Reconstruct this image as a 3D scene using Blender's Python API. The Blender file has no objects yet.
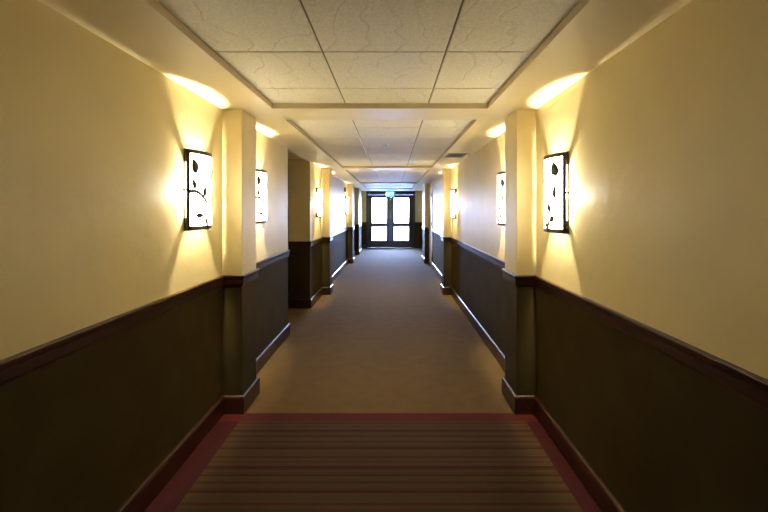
import bpy, bmesh, math, random
from mathutils import Vector, Matrix
random.seed(7)
sc = bpy.context.scene
COL = sc.collection

# ------------------------------------------------------------------ helpers
def link(o, parent=None):
    COL.objects.link(o)
    if parent is not None: o.parent = parent
    return o

def mesh_obj(name, bm, mats, parent=None, smooth=False, bevel=0.0, seg=2):
    bmesh.ops.recalc_face_normals(bm, faces=bm.faces)
    me = bpy.data.meshes.new(name)
    bm.to_mesh(me); bm.free()
    for m in (mats if isinstance(mats, (list, tuple)) else [mats]):
        me.materials.append(m)
    if smooth:
        for p in me.polygons: p.use_smooth = True
    o = bpy.data.objects.new(name, me)
    link(o, parent)
    if bevel:
        b = o.modifiers.new('bevel', 'BEVEL'); b.width = bevel; b.segments = seg; b.limit_method = 'ANGLE'
    return o

def bbox(bm, x0, x1, y0, y1, z0, z1, mi=0):
    v = [bm.verts.new((x, y, z)) for z in (z0, z1) for y in (y0, y1) for x in (x0, x1)]
    for f in ((0,2,3,1),(4,5,7,6),(0,1,5,4),(2,6,7,3),(0,4,6,2),(1,3,7,5)):
        fc = bm.faces.new([v[i] for i in f]); fc.material_index = mi

def quad(bm, pts, mi=0):
    f = bm.faces.new([bm.verts.new(p) for p in pts]); f.material_index = mi
    return f

def structure(o, label=None, cat=None):
    o['kind'] = 'structure'
    if label: o['label'] = label
    if cat: o['category'] = cat
    return o

def tag(o, label, cat, group=None):
    o['label'] = label; o['category'] = cat
    if group: o['group'] = group
    return o

def empty(name, loc, rz=0):
    o = bpy.data.objects.new(name, None)
    o.empty_display_size = .1; o.location = loc; o.rotation_euler = (0, 0, rz)
    return link(o)

def offset_path(path, d, side):
    """offset an open polyline by d towards side (+1 right of travel, -1 left)"""
    n = len(path); out = []
    nr = []
    for i in range(n-1):
        dx = path[i+1][0]-path[i][0]; dy = path[i+1][1]-path[i][1]; L = math.hypot(dx, dy)
        nr.append((dy/L*side, -dx/L*side))
    for i in range(n):
        if i == 0: m = nr[0]
        elif i == n-1: m = nr[-1]
        else:
            a, b = nr[i-1], nr[i]
            k = 1 + a[0]*b[0] + a[1]*b[1]
            m = ((a[0]+b[0])/k, (a[1]+b[1])/k)
        out.append((path[i][0]+m[0]*d, path[i][1]+m[1]*d))
    return out

def sweep(bm, path, profile, side):
    """profile: closed list of (offset, z)"""
    rings = []
    for d, z in profile:
        rings.append([bm.verts.new((x, y, z)) for x, y in offset_path(path, d, side)])
    n = len(profile)
    for k in range(n):
        a, b = rings[k], rings[(k+1) % n]
        for i in range(len(path)-1):
            bm.faces.new((a[i], a[i+1], b[i+1], b[i]))
    bm.faces.new([r[0] for r in rings]); bm.faces.new([r[-1] for r in rings])

# ------------------------------------------------------------------ materials
def nm(name):
    m = bpy.data.materials.new(name); m.use_nodes = True
    nt = m.node_tree; b = nt.nodes['Principled BSDF']
    return m, nt, b

def N(nt, t, **kw):
    n = nt.nodes.new(t)
    for k, v in kw.items():
        if k in n.inputs: n.inputs[k].default_value = v
        else: setattr(n, k, v)
    return n

def coords(nt, scale=(1, 1, 1)):
    tc = N(nt, 'ShaderNodeTexCoord'); mp = N(nt, 'ShaderNodeMapping')
    mp.inputs['Scale'].default_value = scale
    nt.links.new(tc.outputs['Object'], mp.inputs['Vector'])
    return mp.outputs['Vector']

def ramp(nt, fac, stops, interp='LINEAR'):
    r = N(nt, 'ShaderNodeValToRGB'); r.color_ramp.interpolation = interp
    e = r.color_ramp.elements
    while len(e) < len(stops): e.new(.5)
    for el, (p, c) in zip(e, stops):
        el.position = p; el.color = (*c, 1)
    nt.links.new(fac, r.inputs['Fac'])
    return r.outputs['Color']

def bump(nt, b, h, strength=.2, dist=.01):
    n = N(nt, 'ShaderNodeBump'); n.inputs['Strength'].default_value = strength; n.inputs['Distance'].default_value = dist
    nt.links.new(h, n.inputs['Height']); nt.links.new(n.outputs['Normal'], b.inputs['Normal'])

def mottled(name, c1, c2, scale, rough, bs, bd, bscale=None, detail=4, sc3=(1,1,1), spec=.5):
    m, nt, b = nm(name)
    v = coords(nt, sc3)
    t = N(nt, 'ShaderNodeTexNoise', Scale=scale, Detail=detail)
    nt.links.new(v, t.inputs['Vector'])
    nt.links.new(ramp(nt, t.outputs['Fac'], [(.35, c1), (.65, c2)]), b.inputs['Base Color'])
    b.inputs['Roughness'].default_value = rough
    b.inputs['Specular IOR Level'].default_value = spec
    if bs:
        t2 = N(nt, 'ShaderNodeTexNoise', Scale=bscale or scale*4, Detail=3)
        nt.links.new(v, t2.inputs['Vector'])
        bump(nt, b, t2.outputs['Fac'], bs, bd)
    return m

WALL_UP = (.74, .60, .375)
M = {}
M['wall_upper'] = mottled('cream_plaster', (.70,.575,.285), (.74,.61,.31), 3, .48, .25, .012, 9, 2, spec=.3)
M['wall_lower'] = mottled('olive_brown_paint', (.042,.029,.010), (.050,.036,.013), 4, .72, .3, .008, 14, 2, spec=.02)
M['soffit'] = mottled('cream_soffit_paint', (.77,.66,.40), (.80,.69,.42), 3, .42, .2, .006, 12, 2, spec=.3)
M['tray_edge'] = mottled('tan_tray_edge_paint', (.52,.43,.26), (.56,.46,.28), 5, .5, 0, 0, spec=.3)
M['dark_metal'] = mottled('dark_bronze_metal', (.035,.026,.018), (.05,.037,.026), 20, .4, .1, .001)
M['black_frame'] = mottled('dark_bronze_door_metal', (.018,.014,.013), (.024,.019,.018), 6, .35, 0, 0)
M['metal'] = mottled('brushed_steel', (.45,.45,.46), (.55,.55,.56), 30, .3, 0, 0); M['metal'].node_tree.nodes['Principled BSDF'].inputs['Metallic'].default_value = .9
M['grid'] = mottled('taupe_ceiling_grid', (.20,.16,.095), (.24,.19,.12), 10, .5, 0, 0)
M['white'] = mottled('off_white_enamel', (.72,.70,.65), (.76,.74,.69), 8, .4, 0, 0)
M['white_door'] = mottled('cream_door_paint', (.62,.56,.46), (.66,.60,.50), 4, .4, .05, .002)
M['vent'] = mottled('grey_vent_metal', (.36,.33,.30), (.42,.39,.35), 12, .45, 0, 0)
M['vent_dark'] = mottled('dark_duct', (.10,.09,.08), (.12,.11,.10), 12, .6, 0, 0)
M['concrete'] = mottled('pale_outdoor_concrete', (.50,.50,.50), (.60,.60,.59), 2, .8, .2, .01)

# mahogany
def wood(name, c1, c2, c3, rough=.3):
    m, nt, b = nm(name)
    v = coords(nt, (14, 1.2, 14))
    t = N(nt, 'ShaderNodeTexNoise', Scale=4, Detail=6, Distortion=.8)
    nt.links.new(v, t.inputs['Vector'])
    nt.links.new(ramp(nt, t.outputs['Fac'], [(.3, c1), (.5, c2), (.7, c3)]), b.inputs['Base Color'])
    b.inputs['Roughness'].default_value = rough
    bump(nt, b, t.outputs['Fac'], .08, .002)
    return m
M['mahogany'] = wood('dark_mahogany', (.014,.004,.002), (.032,.010,.004), (.060,.020,.007))
M['brown_door'] = wood('dark_brown_door_wood', (.02,.008,.004), (.035,.014,.007), (.05,.02,.01), .4)

# acoustic tile: fine grain plus meandering veins pressed into the face
m, nt, b = nm('swirled_acoustic_tile'); M['tile'] = m
v = coords(nt)
w = N(nt, 'ShaderNodeTexWave', Scale=1.7, Distortion=16, Detail=2.5); w.inputs['Detail Scale'].default_value = 1.1
nt.links.new(v, w.inputs['Vector'])
g = N(nt, 'ShaderNodeTexNoise', Scale=85, Detail=4); nt.links.new(v, g.inputs['Vector'])
vein = ramp(nt, w.outputs['Fac'], [(0, (0,0,0)), (.035, (1,1,1))])
gr = ramp(nt, g.outputs['Fac'], [(.35, (.77,.71,.53)), (.65, (.89,.83,.65))])
mx = N(nt, 'ShaderNodeMix', data_type='RGBA', blend_type='MULTIPLY'); mx.inputs[0].default_value = 1
nt.links.new(gr, mx.inputs[6])
vc = ramp(nt, w.outputs['Fac'], [(0, (.94,.93,.91)), (.02, (1,1,1))])
nt.links.new(vc, mx.inputs[7])
nt.links.new(mx.outputs[2], b.inputs['Base Color'])
b.inputs['Roughness'].default_value = .55; b.inputs['Specular IOR Level'].default_value = .35
ad = N(nt, 'ShaderNodeMath', operation='ADD')
nt.links.new(vein, ad.inputs[0]); nt.links.new(g.outputs['Fac'], ad.inputs[1])
bump(nt, b, ad.outputs[0], .35, .006)

# carpet: plain field, red border band, striped inset (object coords = world coords)
m, nt, b = nm('striped_and_plain_carpet'); M['carpet'] = m
tc = N(nt, 'ShaderNodeTexCoord'); sep = N(nt, 'ShaderNodeSeparateXYZ')
nt.links.new(tc.outputs['Object'], sep.inputs[0])
X, Y = sep.outputs['X'], sep.outputs['Y']
def mth(op, a, bb):
    n = N(nt, 'ShaderNodeMath', operation=op)
    for i, s in enumerate((a, bb)):
        if isinstance(s, (int, float)): n.inputs[i].default_value = s
        elif s is not None: nt.links.new(s, n.inputs[i])
    return n.outputs[0]
def mix(f, a, bb, blend='MIX'):
    n = N(nt, 'ShaderNodeMix', data_type='RGBA', blend_type=blend)
    for s, i in ((f, 0), (a, 6), (bb, 7)):
        if isinstance(s, tuple): n.inputs[i].default_value = (*s, 1)
        elif isinstance(s, (int, float)): n.inputs[i].default_value = s
        else: nt.links.new(s, n.inputs[i])
    return n.outputs[2]
n1 = N(nt, 'ShaderNodeTexNoise', Scale=8, Detail=6); nt.links.new(tc.outputs['Object'], n1.inputs['Vector'])
n2 = N(nt, 'ShaderNodeTexNoise', Scale=160, Detail=3); nt.links.new(tc.outputs['Object'], n2.inputs['Vector'])
GOLD1, GOLD2 = (.136,.080,.018), (.158,.094,.023)
plain = ramp(nt, n1.outputs['Fac'], [(.35, GOLD1), (.65, GOLD2)])
per = .40
fr = mth('FRACT', mth('DIVIDE', mth('ADD', Y, 10), per), None)
st = [(0,'m'),(.05,'g'),(.13,'t'),(.17,'g'),(.24,'r'),(.29,'g'),(.34,'o'),(.38,'g'),(.47,'m'),(.52,'t'),(.58,'g'),(.66,'r'),(.71,'o'),(.75,'g'),(.82,'m'),(.85,'t'),(.90,'g'),(.96,'r')]
cc = {'g': (.070,.037,.008), 'm': (.044,.010,.004), 'r': (.056,.017,.005), 'o': (.054,.042,.008), 't': (.056,.026,.006)}
stripes = ramp(nt, fr, [(p, cc[k]) for p, k in st], 'CONSTANT')
inL = mth('GREATER_THAN', X, -1.085); inR = mth('LESS_THAN', X, .95)
inset = mth('MULTIPLY', mth('MULTIPLY', inL, inR), mth('LESS_THAN', Y, 2.93))
near = mth('LESS_THAN', Y, 3.05)
RED = (.085,.011,.006); RED_SHADED = (.040,.006,.006)  # side border is a darker red, with the shade beside the baseboard painted in
c = mix(near, plain, RED_SHADED); c = mix(mth('MULTIPLY', near, mth('GREATER_THAN', Y, 2.93)), c, RED); c = mix(inset, c, stripes)
pile = ramp(nt, n2.outputs['Fac'], [(.3, (.62,.62,.62)), (.7, (1,1,1))])
c = mix(1.0, c, pile, 'MULTIPLY')
nt.links.new(c, b.inputs['Base Color'])
b.inputs['Roughness'].default_value = .9
b.inputs['Specular IOR Level'].default_value = .1
b.inputs['Sheen Weight'].default_value = .03; b.inputs['Sheen Roughness'].default_value = .4
bump(nt, b, n2.outputs['Fac'], .5, .004)

# glowing things
def glow(name, col, strength, base=(.8,.75,.65)):
    m, nt, b = nm(name)
    b.inputs['Base Color'].default_value = (*base, 1)
    b.inputs['Emission Color'].default_value = (*col, 1); b.inputs['Emission Strength'].default_value = strength
    b.inputs['Roughness'].default_value = .5
    v = coords(nt)
    t = N(nt, 'ShaderNodeTexNoise', Scale=25, Detail=2); nt.links.new(v, t.inputs['Vector'])
    nt.links.new(ramp(nt, t.outputs['Fac'], [(.3, tuple(x*.94 for x in base)), (.7, base)]), b.inputs['Base Color'])
    return m
LAMP = (1.0, .90, .67)
M['diffuser'] = glow('frosted_lamp_glass', (1.0,.895,.65), 11)
M['exit_face'] = glow('teal_exit_panel', (.05,.62,.50), 1.3, (.1,.5,.45))
M['exit_letter'] = glow('white_exit_lettering', (.7,1,.95), 1.6, (.8,.9,.9))

# glass
m, nt, b = nm('door_glass'); M['glass'] = m
for n in list(nt.nodes):
    if n.type == 'BSDF_PRINCIPLED': nt.nodes.remove(n)
tr = N(nt, 'ShaderNodeBsdfTransparent'); gl = N(nt, 'ShaderNodeBsdfGlossy'); gl.inputs['Roughness'].default_value = .02
fz = N(nt, 'ShaderNodeFresnel'); fz.inputs['IOR'].default_value = 1.45
ms = N(nt, 'ShaderNodeMixShader')
nt.links.new(fz.outputs[0], ms.inputs[0]); nt.links.new(tr.outputs[0], ms.inputs[1]); nt.links.new(gl.outputs[0], ms.inputs[2])
nt.links.new(ms.outputs[0], nt.nodes['Material Output'].inputs['Surface'])

# ------------------------------------------------------------------ dimensions
XL, XR, PL, PR = -1.2525, 1.0635, -1.107, .921
ZC, ZT = 2.2425, 2.279            # soffit, tile plane
Y0, Y1 = -9.0, 16.3
RAILB, RAILT = .942, 1.020
AX = -1.62; AZ = 2.274
DL, DR = -1.016, .910             # far door frame outside

left_a = [(XL, Y0), (XL, 3.05), (PL, 3.05), (PL, 3.37), (XL, 3.37), (XL, 4.97)]
left_c = [(XL, 6.32), (XL, 7.33), (PL, 7.33), (PL, 7.65), (XL, 7.65), (XL, 11.6), (PL, 11.6), (PL, 12.02), (XL, 12.02),
          (XL, 13.8), (PL, 13.8), (PL, 14.9), (XL, 14.9), (XL, Y1)]
right_a = [(XR, Y0), (XR, 3.05), (PR, 3.05), (PR, 3.37), (XR, 3.37), (XR, 7.33), (PR, 7.33), (PR, 7.65), (XR, 7.65),
           (XR, 11.6), (PR, 11.6), (PR, 12.5), (1.9, 12.5), (1.9, Y1)]

def wall(name, paths, tops, label):
    bm = bmesh.new()
    for path, zt in zip(paths, tops):
        for (x0, y0), (x1, y1) in zip(path, path[1:]):
            zs = (-.02, RAILB + .03, zt)
            quad(bm, [(x0,y0,zs[0]), (x1,y1,zs[0]), (x1,y1,zs[1]), (x0,y0,zs[1])], 1)
            quad(bm, [(x0,y0,zs[1]), (x1,y1,zs[1]), (x1,y1,zs[2]), (x0,y0,zs[2])], 0)
    bmesh.ops.remove_doubles(bm, verts=bm.verts, dist=1e-5)
    return structure(mesh_obj(name, bm, [M['wall_upper'], M['wall_lower']], bevel=.006))
wall('wall_left', [left_a + [(AX, 4.97), (AX, 6.32)] + left_c], [ZC], '')
wall('wall_right', [right_a], [ZC], '')
# alcove upper band between soffit height and its slightly higher ceiling
bm = bmesh.new()
for p in ([(XL,4.97),(AX,4.97)], [(AX,4.97),(AX,6.32)], [(AX,6.32),(XL,6.32)], [(XL,6.32),(XL,4.97)]):
    (x0,y0),(x1,y1) = p
    quad(bm, [(x0,y0,ZC),(x1,y1,ZC),(x1,y1,AZ),(x0,y0,AZ)])
quad(bm, [(XL,4.97,AZ),(AX,4.97,AZ),(AX,6.32,AZ),(XL,6.32,AZ)])
structure(mesh_obj('ceiling_alcove', bm, M['wall_upper']))

bm = bmesh.new()
for x0, x1 in ((XL, DL), (DR, 1.9)):
    quad(bm, [(x0,Y1,-.02),(x1,Y1,-.02),(x1,Y1,RAILB+.03),(x0,Y1,RAILB+.03)], 1)
    quad(bm, [(x0,Y1,RAILB+.03),(x1,Y1,RAILB+.03),(x1,Y1,ZC),(x0,Y1,ZC)], 0)
structure(mesh_obj('wall_end', bm, [M['wall_upper'], M['wall_lower']]))
bm = bmesh.new()
quad(bm, [(XL,Y0,-.02),(XR,Y0,-.02),(XR,Y0,RAILB+.03),(XL,Y0,RAILB+.03)], 1)
quad(bm, [(XL,Y0,RAILB+.03),(XR,Y0,RAILB+.03),(XR,Y0,ZC+.1),(XL,Y0,ZC+.1)], 0)
structure(mesh_obj('wall_near', bm, [M['wall_upper'], M['wall_lower']]))

# floor
bm = bmesh.new()
bbox(bm, -1.8, 2.1, Y0-.1, Y1+.05, -.05, 0)
structure(mesh_obj('floor', bm, M['carpet']))

# ceiling: soffit with four sunk trays of acoustic tiles
TX0, TX1 = -.877, .702
trays = [(-.93, 3.02, 2.036), (3.40, 7.32, 3.89), (7.66, 11.57, 8.30), (12.02, 14.9, 12.5)]
bm = bmesh.new()
ys = [Y0] + [v for t in trays for v in t[:2]] + [Y1+.02]
for i in range(len(ys)-1):
    a, c = ys[i], ys[i+1]
    tray = (i % 2 == 1)
    xs = [(-1.3, TX0), (TX1, 1.1)] if tray else [(-1.3, 1.1)]
    for x0, x1 in xs:
        quad(bm, [(x0,a,ZC),(x1,a,ZC),(x1,c,ZC),(x0,c,ZC)])
quad(bm, [(1.1,12.4,ZC),(2.0,12.4,ZC),(2.0,Y1+.02,ZC),(1.1,Y1+.02,ZC)])
ceil = structure(mesh_obj('ceiling', bm, [M['soffit']]))
# cut: soffit over the alcove is left out beyond the wall line
for a, c, row in trays:
    bm = bmesh.new()
    loop = [(TX0,a),(TX1,a),(TX1,c),(TX0,c)]
    for k in range(4):
        (x0,y0),(x1,y1) = loop[k], loop[(k+1)%4]
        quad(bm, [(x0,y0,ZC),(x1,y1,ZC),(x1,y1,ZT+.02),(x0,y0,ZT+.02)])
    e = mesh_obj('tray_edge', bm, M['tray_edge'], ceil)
    rows = [a]; y = row
    while y - .61 > a + .05: y -= .61
    while y < c - .05:
        rows.append(y); y += .61
    rows.append(c)
    cols = [TX0, -.3437, .2663, TX1]
    bm = bmesh.new(); gp = .005
    for y0, y1 in zip(rows, rows[1:]):
        for x0, x1 in zip(cols, cols[1:]):
            bbox(bm, x0+(gp if x0 > TX0 else 0), x1-(gp if x1 < TX1 else 0), y0+gp*(y0 > a), y1-gp*(y1 < c), ZT, ZT+.012)
    mesh_obj('tile_panel', bm, M['tile'], ceil, bevel=.003)
    bm = bmesh.new()
    quad(bm, [(TX0,a,ZT+.009),(TX1,a,ZT+.009),(TX1,c,ZT+.009),(TX0,c,ZT+.009)])
    mesh_obj('ceiling_grid', bm, M['grid'], ceil)

# baseboards and chair rails
rail_prof = [(0,RAILB),(.010,RAILB),(.013,RAILB+.010),(.013,RAILB+.045),(.020,RAILB+.058),(.022,RAILT-.006),(.018,RAILT),(0,RAILT)]
base_prof = [(0,0),(.020,0),(.022,.095),(.022,.116),(.017,.127),(.010,.133),(0,.133)]
def strip(name, paths, prof, side):
    bm = bmesh.new()
    for p in paths: sweep(bm, p, prof, side)
    return structure(mesh_obj(name, bm, M['mahogany']))
lp = [left_a + [(AX, 4.97), (AX, 5.04)], [(AX, 6.315), (AX, 6.32)][1:] + left_c + [(DL, Y1)]]
rp1 = right_a[:9] + [(XR, 10.80)]
rp2 = right_a[10:] + [(DR, Y1)]
rp2 = [(XR-.03, 11.6)] + rp2
strip('baseboard_left', lp, base_prof, 1)
strip('baseboard_right', [rp1, rp2], base_prof, -1)
strip('trim_1', lp, rail_prof, 1)
strip('trim_2', [rp1, rp2], rail_prof, -1)

# ------------------------------------------------------------------ doors
# door_1: glazed double door at the far end
d1 = structure(empty('door_1', (0, Y1, 0)), 'dark glazed double door letting in daylight at the far end of the corridor')
def lbox(name, mat, parent, *b, bevel=.002, org=(0,0,0)):
    bm = bmesh.new(); bbox(bm, *b)
    return mesh_obj(name, bm, mat, parent, bevel=bevel)
bm = bmesh.new()
bbox(bm, DL, DL+.075, -.02, .12, 0, ZC-.001); bbox(bm, DR-.075, DR, -.02, .12, 0, ZC-.001)
bbox(bm, DL+.075, DR-.075, -.02, .12, 2.10, ZC-.001)
mesh_obj('door_frame', bm, M['black_frame'], d1, bevel=.003)
lbox('threshold', M['dark_metal'], d1, DL+.075, DR-.075, -.03, .14, 0.0005, .012)
for (a, c, g0, g1, hs) in ((DL+.0755, -.0702, -.785, -.222, 1), (-.0698, DR-.0755, .085, .655, -1)):
    bm = bmesh.new()
    y0, y1 = .03, .075
    bbox(bm, a, g0, y0, y1, .015, 2.097); bbox(bm, g1, c, y0, y1, .015, 2.097)
    for z0, z1 in ((.015, .295), (.845, .985), (1.965, 2.097)):
        bbox(bm, g0, g1, y0, y1, z0, z1)
    leaf = mesh_obj('door_leaf', bm, M['black_frame'], d1, bevel=.003)
    for z0, z1 in ((.295, .845), (.985, 1.965)):
        lbox('glass_pane', M['glass'], leaf, g0+.0005, g1-.0005, .049, .055, z0+.0005, z1-.0005, bevel=0)
    bm = bmesh.new()
    bbox(bm, g0-.06, g1+.06, -.015, .005, .895, .94); bbox(bm, g0-.06, g0-.02, .005, y0, .895, .94); bbox(bm, g1+.02, g1+.06, .005, y0, .895, .94)
    mesh_obj('push_bar', bm, M['black_frame'], leaf, bevel=.004)

# door_2: dark wooden door in the left alcove
d2 = structure(empty('door_2', (AX, 5.68, 0)), 'dark brown wooden door inside the left side recess')
bm = bmesh.new()
bbox(bm, .0, .04, -.64, -.55, 0, 2.19); bbox(bm, .0, .04, .55, .635, 0, 2.19); bbox(bm, .0, .04, -.55, .55, 2.10, 2.19)
mesh_obj('door_frame', bm, M['brown_door'], d2, bevel=.004)
bm = bmesh.new(); bbox(bm, .001, .022, -.545, .545, .01, 2.095)
for z0, z1 in ((.2,.95),(1.1,1.95)):
    for y0, y1 in ((-.45,-.05),(.05,.45)): bbox(bm, .022, .030, y0, y1, z0, z1)
dl = mesh_obj('door_leaf', bm, M['brown_door'], d2, bevel=.004)
bm = bmesh.new(); bmesh.ops.create_cone(bm, cap_ends=True, segments=20, radius1=.009, radius2=.009, depth=.05, matrix=Matrix.Translation((.045,-.49,1.0)) @ Matrix.Rotation(math.pi/2, 4, 'Y'))
bbox(bm, .062, .074, -.50, -.38, .99, 1.01)
mesh_obj('handle', bm, M['metal'], dl)

# door_3: pale door on the right just before the third pilaster
d3 = structure(empty('door_3', (XR, 11.2, 0)), 'pale door on the right wall beside the far pilaster')
bm = bmesh.new()
bbox(bm, -.022, 0, -.40, -.34, 0, 2.10); bbox(bm, -.022, 0, .34, .398, 0, 2.10); bbox(bm, -.022, 0, -.34, .34, 2.04, 2.10)
mesh_obj('door_frame', bm, M['white_door'], d3, bevel=.003)
l3 = lbox('door_leaf', M['white_door'], d3, -.012, -.001, -.337, .337, .01, 2.037)
for z in (.22, 1.13, 1.885):
    lbox('hinge', M['dark_metal'], l3, -.036, -.012, -.35, -.325, z-.05, z+.05)
bm = bmesh.new(); bmesh.ops.create_uvsphere(bm, u_segments=16, v_segments=10, radius=.025, matrix=Matrix.Translation((-.05,.27,1.0)))
bmesh.ops.create_cone(bm, cap_ends=True, segments=16, radius1=.01, radius2=.01, depth=.04, matrix=Matrix.Translation((-.03,.27,1.0)) @ Matrix.Rotation(math.pi/2, 4, 'Y'))
mesh_obj('door_knob', bm, M['metal'], l3, smooth=True)

# ------------------------------------------------------------------ wall sconces
SA, SD, SZ0, SZ1 = .145, .072, -.245, .245      # half width, depth, bottom, top (about the centre)
def ell(phi, off=0):    # phi 0..pi from -y edge to +y edge
    return (.017 + (SD-.017+off)*math.sin(phi) if math.sin(phi) > 1e-6 else .017, -(SA+off)*math.cos(phi))
def arc_sheet(p0, p1, z0, z1, o0, o1, n=28):
    bm = bmesh.new(); rows = []
    for i in range(n+1):
        ph = p0 + (p1-p0)*i/n
        a = ell(ph, o0); c = ell(ph, o1)
        rows.append([bm.verts.new((*a, z0)), bm.verts.new((*c, z0)), bm.verts.new((*c, z1)), bm.verts.new((*a, z1))])
    for r, s in zip(rows, rows[1:]):
        for k in range(4): bm.faces.new((r[k], s[k], s[(k+1)%4], r[(k+1)%4]))
    bm.faces.new(rows[0]); bm.faces.new(rows[-1])
    return bm
def leaf_bm(ph, z, ln, wd, ang, mirror):
    """a small metal leaf hugging the glass; ph position on the arc, ang tilt from vertical"""
    bm = bmesh.new(); n = 10; R = .12
    L = []
    for i in range(n+1):
        t = i/n
        w = wd*.5*math.sin(math.pi*t**.8)**.8 if 0 < t < 1 else 0
        cx = .12*wd*math.sin(math.pi*t)
        row = []
        for s in (-1, 0, 1):
            u, v = cx + s*w, (t-.5)*ln
            uu = u*math.cos(ang) + v*math.sin(ang); vv = -u*math.sin(ang) + v*math.cos(ang)
            row.append((uu, vv, .0035 if s else .006))
        L.append(row)
    def P(u, v, off):
        p = ph + u/R
        if mirror: p = math.pi - p
        x, y = ell(p, off+.003); return (x, y, z+v)
    top = [[bm.verts.new(P(*q)) for q in r] for r in L]
    bot = [[bm.verts.new(P(q[0], q[1], .0005)) for q in r] for r in L]
    for i in range(n):
        for k in range(2):
            for g in (top, bot): bm.faces.new((g[i][k], g[i][k+1], g[i+1][k+1], g[i+1][k]))
        for k in (0, 2): bm.faces.new((top[i][k], top[i+1][k], bot[i+1][k], bot[i][k]))
    return bm
def branch_bm(pts, r, mirror):
    """a flat tapering metal ribbon following the glass"""
    bm = bmesh.new(); rings = []
    for i, (ph, z) in enumerate(pts):
        p = math.pi-ph if mirror else ph
        rr = r*(1-.4*i/(len(pts)-1))
        a, b = pts[max(i-1, 0)], pts[min(i+1, len(pts)-1)]
        tu, tv = (b[0]-a[0])*.11, b[1]-a[1]; L = math.hypot(tu, tv)
        nu, nv = -tv/L*rr, tu/L*rr
        row = []
        for s, off in ((-1, .0035), (1, .0035), (1, .0085), (-1, .0085)):
            pp = ph + s*nu/.11
            x, y = ell(math.pi-pp if mirror else pp, off)
            row.append(bm.verts.new((x, y, z + s*nv)))
        rings.append(row)
    for r0, r1 in zip(rings, rings[1:]):
        for k in range(4): bm.faces.new((r0[k], r0[(k+1)%4], r1[(k+1)%4], r1[k]))
    bm.faces.new(rings[0]); bm.faces.new(rings[-1])
    return bm
ORN = {  # phi (from the camera side), z, length, width, tilt
 'L': [(.62,.145,.065,.036,-.25),(.60,.035,.048,.020,-.35),(1.35,-.005,.045,.022,.1),(.95,-.155,.022,.040,0),(1.5,-.20,.05,.014,-.3),(2.2,.11,.06,.03,.3),(2.3,-.07,.05,.022,-.2)],
 'R': [(.88,.150,.064,.042,.45),(.90,.010,.058,.020,-.1),(1.35,-.085,.042,.022,.3),(1.12,-.155,.030,.026,.8),(1.6,-.20,.06,.016,.5),(.45,-.13,.05,.010,.1),(2.2,.10,.06,.03,.3)]}
BR = {'L': [(.32+.10*i, -.012 + .004*i - .0008*i*i) for i in range(13)],
      'R': [(1.60-.05*i, -.24 + .012*i) for i in range(7)]}
def lamp_light(parent, z):
    ld = bpy.data.lights.new('lamp_bulb', 'POINT'); ld.energy = LAMP_W; ld.color = LAMP; ld.shadow_soft_size = .030
    o = bpy.data.objects.new('lamp_bulb', ld); o.location = (.034, 0, z); link(o, parent); return o
LAMP_W = 80
def make_sconce(hand, loc):
    mir = hand == 'R'
    root = empty('wall_sconce', loc, math.pi if mir else 0)
    lbox('back_plate', M['dark_metal'], root, 0, .006, -SA, SA, SZ0-.006, SZ1+.006)
    sh = mesh_obj('lamp_shade', arc_sheet(.12, math.pi-.12, SZ0+.004, SZ1-.004, -.002, .003), M['diffuser'], root, smooth=False)
    bm = arc_sheet(0.0, math.pi, SZ1-.024, SZ1, -.002, .004)
    for z0, z1, p0, p1 in ((SZ0, SZ0+.024, 0, math.pi), (SZ0+.024, SZ1-.024, 0.0, .32), (SZ0+.024, SZ1-.024, math.pi-.32, math.pi)):
        b2 = arc_sheet(p0, p1, z0, z1, -.002, .004, 28 if p1-p0 > 1 else 4)
        me = bpy.data.meshes.new('t'); b2.to_mesh(me); b2.free(); bm.from_mesh(me); bpy.data.meshes.remove(me)
    fr = mesh_obj('lamp_frame', bm, M['dark_metal'], root)
    for (ph, z, ln, wd, an) in ORN[hand]:
        mesh_obj('leaf_ornament', leaf_bm(ph, z, ln*1.45, wd*1.6, an, mir), M['dark_metal'], sh, smooth=True)
    mesh_obj('branch_ornament', branch_bm(BR[hand], .011, mir), M['dark_metal'], sh)
    bm = bmesh.new()
    bmesh.ops.create_cone(bm, cap_ends=True, segments=16, radius1=.014, radius2=.012, depth=.05, matrix=Matrix.Translation((.031, 0, -.055)))
    mesh_obj('lamp_socket', bm, M['white'], root)
    lbox('socket_arm', M['white'], root, .006, .030, -.005, .005, -.072, -.062, bevel=0)
    for z0, z1 in ((SZ0+.001, -.17), (-.008, .008), (.17, SZ1-.001)):  # added baffles: block spill and split the side glow into two lobes
        for y in (-SA-.001, SA-.003): lbox('side_baffle', M['dark_metal'], root, .006, .0185, y, y+.004, z0, z1, bevel=0)
    lamp_light(root, 0)
    return root
def dup(root, loc):
    r = root.copy(); COL.objects.link(r); r.location = loc
    for ch in list(root.children):
        c = ch.copy(); COL.objects.link(c); c.parent = r
        for g in list(ch.children):
            d = g.copy(); COL.objects.link(d); d.parent = c
    return r
SZ = 1.5 + .123
G = 'lit leaf-pattern wall sconces along the corridor'
sL = make_sconce('L', (XL, 2.63, SZ)); tag(sL, 'glowing leaf-pattern wall sconce on left wall, nearest the viewer, before the first pilaster', 'wall lamp', G)
sR = make_sconce('R', (XR, 2.63, SZ-.019)); tag(sR, 'glowing leaf-pattern wall sconce on right wall, nearest the viewer, before the first pilaster', 'wall lamp', G)
for y, lab in ((3.83, 'lit curved wall sconce on left wall just beyond the nearest pilaster'),
               (6.93, 'lit wall sconce on left wall between the dark side recess and second pilaster'),
               (8.08, 'small lit wall sconce on left wall just behind the second pilaster'),
               (11.17, 'smallest visible lit sconce on left wall, just before the third pilaster')):
    tag(dup(sL, (XL, y, SZ)), lab, 'wall lamp', G)
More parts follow.
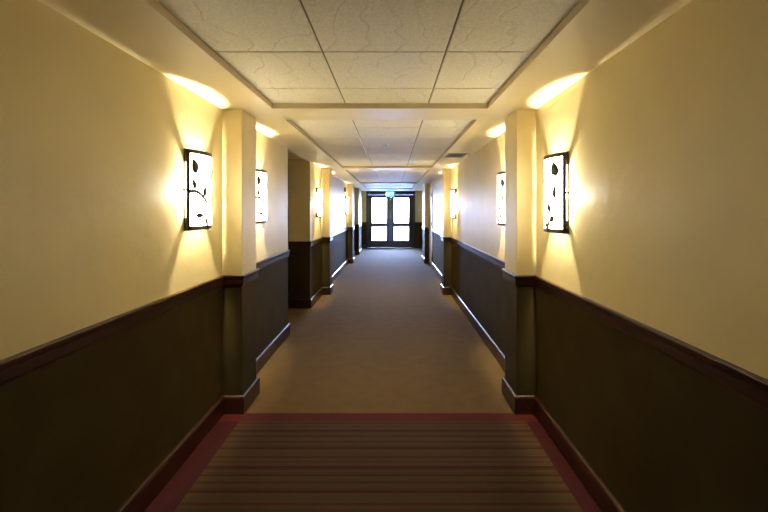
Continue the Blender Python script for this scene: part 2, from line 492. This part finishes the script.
for y, lab in ((3.83, 'lit curved wall sconce on right wall partly hidden behind the nearest pilaster'),
               (6.93, 'lit wall sconce on right wall just before the second pilaster'),
               (8.08, 'small lit sconce on right wall behind the second pilaster, near the pale door')):
    tag(dup(sR, (XR, y, SZ-.02)), lab, 'wall lamp', G)

# ------------------------------------------------------------------ small fittings
# exit sign hung from the ceiling in front of the far doors
ex = tag(empty('exit_sign', (-.08, 16.05, ZC)), 'small glowing green EXIT sign hanging above the far double doors', 'sign')
lbox('mounting_bar', M['metal'], ex, -.16, .16, -.02, .02, -.018, -.0005)
hs = lbox('sign_housing', M['metal'], ex, -.165, .165, -.014, .014, -.235, -.018)
lbox('sign_panel', M['exit_face'], ex, -.155, .155, -.018, -.0142, -.228, -.026)
cu = bpy.data.curves.new('txt', 'FONT'); cu.body = 'EXIT'; cu.size = .165; cu.extrude = .001; cu.align_x = 'CENTER'; cu.align_y = 'CENTER'
to = bpy.data.objects.new('txt', cu); COL.objects.link(to); bpy.context.view_layer.update()
me = bpy.data.meshes.new_from_object(to); bpy.data.objects.remove(to)
me.transform(Matrix.Translation((0, -.0192, -.127)) @ Matrix.Rotation(math.pi/2, 4, 'X'))
me.materials.clear(); me.materials.append(M['exit_letter'])
link(bpy.data.objects.new('exit_lettering', me), ex)

# air vent in right soffit
vt = tag(empty('air_vent', (.862, 5.58, ZC)), 'grey slatted air vent set in the right ceiling border', 'vent')
bm = bmesh.new()
for b_ in ((-.13,.13,-.20,-.18),(-.13,.13,.18,.20),(-.13,-.11,-.18,.18),(.11,.13,-.18,.18)): bbox(bm, *b_, -.008, -.0003)
mesh_obj('vent_frame', bm, M['vent'], vt, bevel=.002)
lbox('duct_back', M['vent_dark'], vt, -.109, .109, -.179, .179, -.002, -.0003)
for k in range(9):
    bm = bmesh.new(); y = -.16 + k*.04
    vs = [(-.109,y-.012,-.0022),(.109,y-.012,-.0022),(.109,y+.010,-.011),(-.109,y+.010,-.011)]
    quad(bm, vs); r = bmesh.ops.solidify(bm, geom=bm.faces[:], thickness=.0015)
    mesh_obj('vent_slat', bm, M['vent'], vt)

def sprinkler(loc, label):
    o = tag(empty('sprinkler', loc), label, 'sprinkler', 'ceiling sprinklers')
    bm = bmesh.new()
    bmesh.ops.create_cone(bm, cap_ends=True, segments=28, radius1=.026, radius2=.036, depth=.008, matrix=Matrix.Translation((0,0,-.0045)))
    mesh_obj('escutcheon', bm, M['white'], o, smooth=False)
    bm = bmesh.new()
    bmesh.ops.create_cone(bm, cap_ends=True, segments=16, radius1=.006, radius2=.010, depth=.022, matrix=Matrix.Translation((0,0,-.0195)))
    bbox(bm, -.014,-.011,-.002,.002,-.045,-.0086); bbox(bm, .011,.014,-.002,.002,-.045,-.0086); bbox(bm, -.014,.014,-.002,.002,-.048,-.045)
    mesh_obj('sprinkler_head', bm, M['metal'], o)
    bm = bmesh.new()
    bmesh.ops.create_cone(bm, cap_ends=True, segments=20, radius1=.018, radius2=.018, depth=.002, matrix=Matrix.Translation((0,0,-.0495)))
    mesh_obj('deflector', bm, M['metal'], o)
sprinkler((-.07, 4.95, ZT), 'small white sprinkler head in the middle of the second ceiling tray')
sprinkler((1.015, 5.45, ZC), 'small white sprinkler head between the air vent and the right wall')

# fire alarm unit on left wall above/near the far sconce
fa = tag(empty('alarm_box', (XL, 10.9, 2.03)), 'small dark alarm box high on left wall above the farthest sconce', 'alarm')
lbox('alarm_body', M['dark_metal'], fa, 0, .035, -.05, .05, -.06, .06, bevel=.006)
lbox('alarm_lens', M['white'], fa, .0352, .05, -.02, .02, -.025, .025, bevel=.006)

# card reader / plate on the far wall right of the doors
pl = tag(empty('wall_sign', (1.1, Y1, 1.5)), 'small pale plaque on the end wall right of the double doors', 'sign')
lbox('sign_plate', M['white'], pl, -.075, .075, -.012, 0, -.045, .045, bevel=.003)

# outside
bm = bmesh.new(); bbox(bm, -30, 30, Y1+.15, 80, -.12, -.02)
tag(mesh_obj('pavement', bm, M['concrete']), 'bright outdoor concrete pavement beyond the glass doors', 'pavement')['kind'] = 'structure'

# ------------------------------------------------------------------ light
w = bpy.data.worlds.new('sky'); sc.world = w; w.use_nodes = True
nt = w.node_tree; bg = nt.nodes['Background']
geo = N(nt, 'ShaderNodeTexCoord'); sp = N(nt, 'ShaderNodeSeparateXYZ'); nt.links.new(geo.outputs['Generated'], sp.inputs[0])
nt.links.new(ramp(nt, sp.outputs['Z'], [(0, (.55,.68,1.0)), (.6, (.20,.38,1.0))]), bg.inputs['Color'])
bg.inputs['Strength'].default_value = 80
pt = bpy.data.lights.new('daylight_portal', 'AREA'); pt.shape = 'RECTANGLE'; pt.size = 1.75; pt.size_y = 2.0
pt.cycles.is_portal = True
po = bpy.data.objects.new('daylight_portal', pt); po.location = ((DL+DR)/2, Y1+.14, 1.05); po.rotation_euler = (-math.pi/2, 0, 0); link(po)

# ------------------------------------------------------------------ camera
cd = bpy.data.cameras.new('camera'); co = bpy.data.objects.new('camera', cd); link(co)
co.location = (0, 0, 1.5); co.rotation_euler = (math.pi/2, 0, 0)
cd.sensor_width = 36; cd.lens = 36*413/768
cd.shift_x = -8/768; cd.shift_y = -46/768
cd.clip_start = .02; cd.clip_end = 200
sc.camera = co
vs = sc.view_settings
vs.view_transform = 'Standard'; vs.look = 'None'; vs.exposure = .76; vs.gamma = 1; vs.use_curve_mapping = False
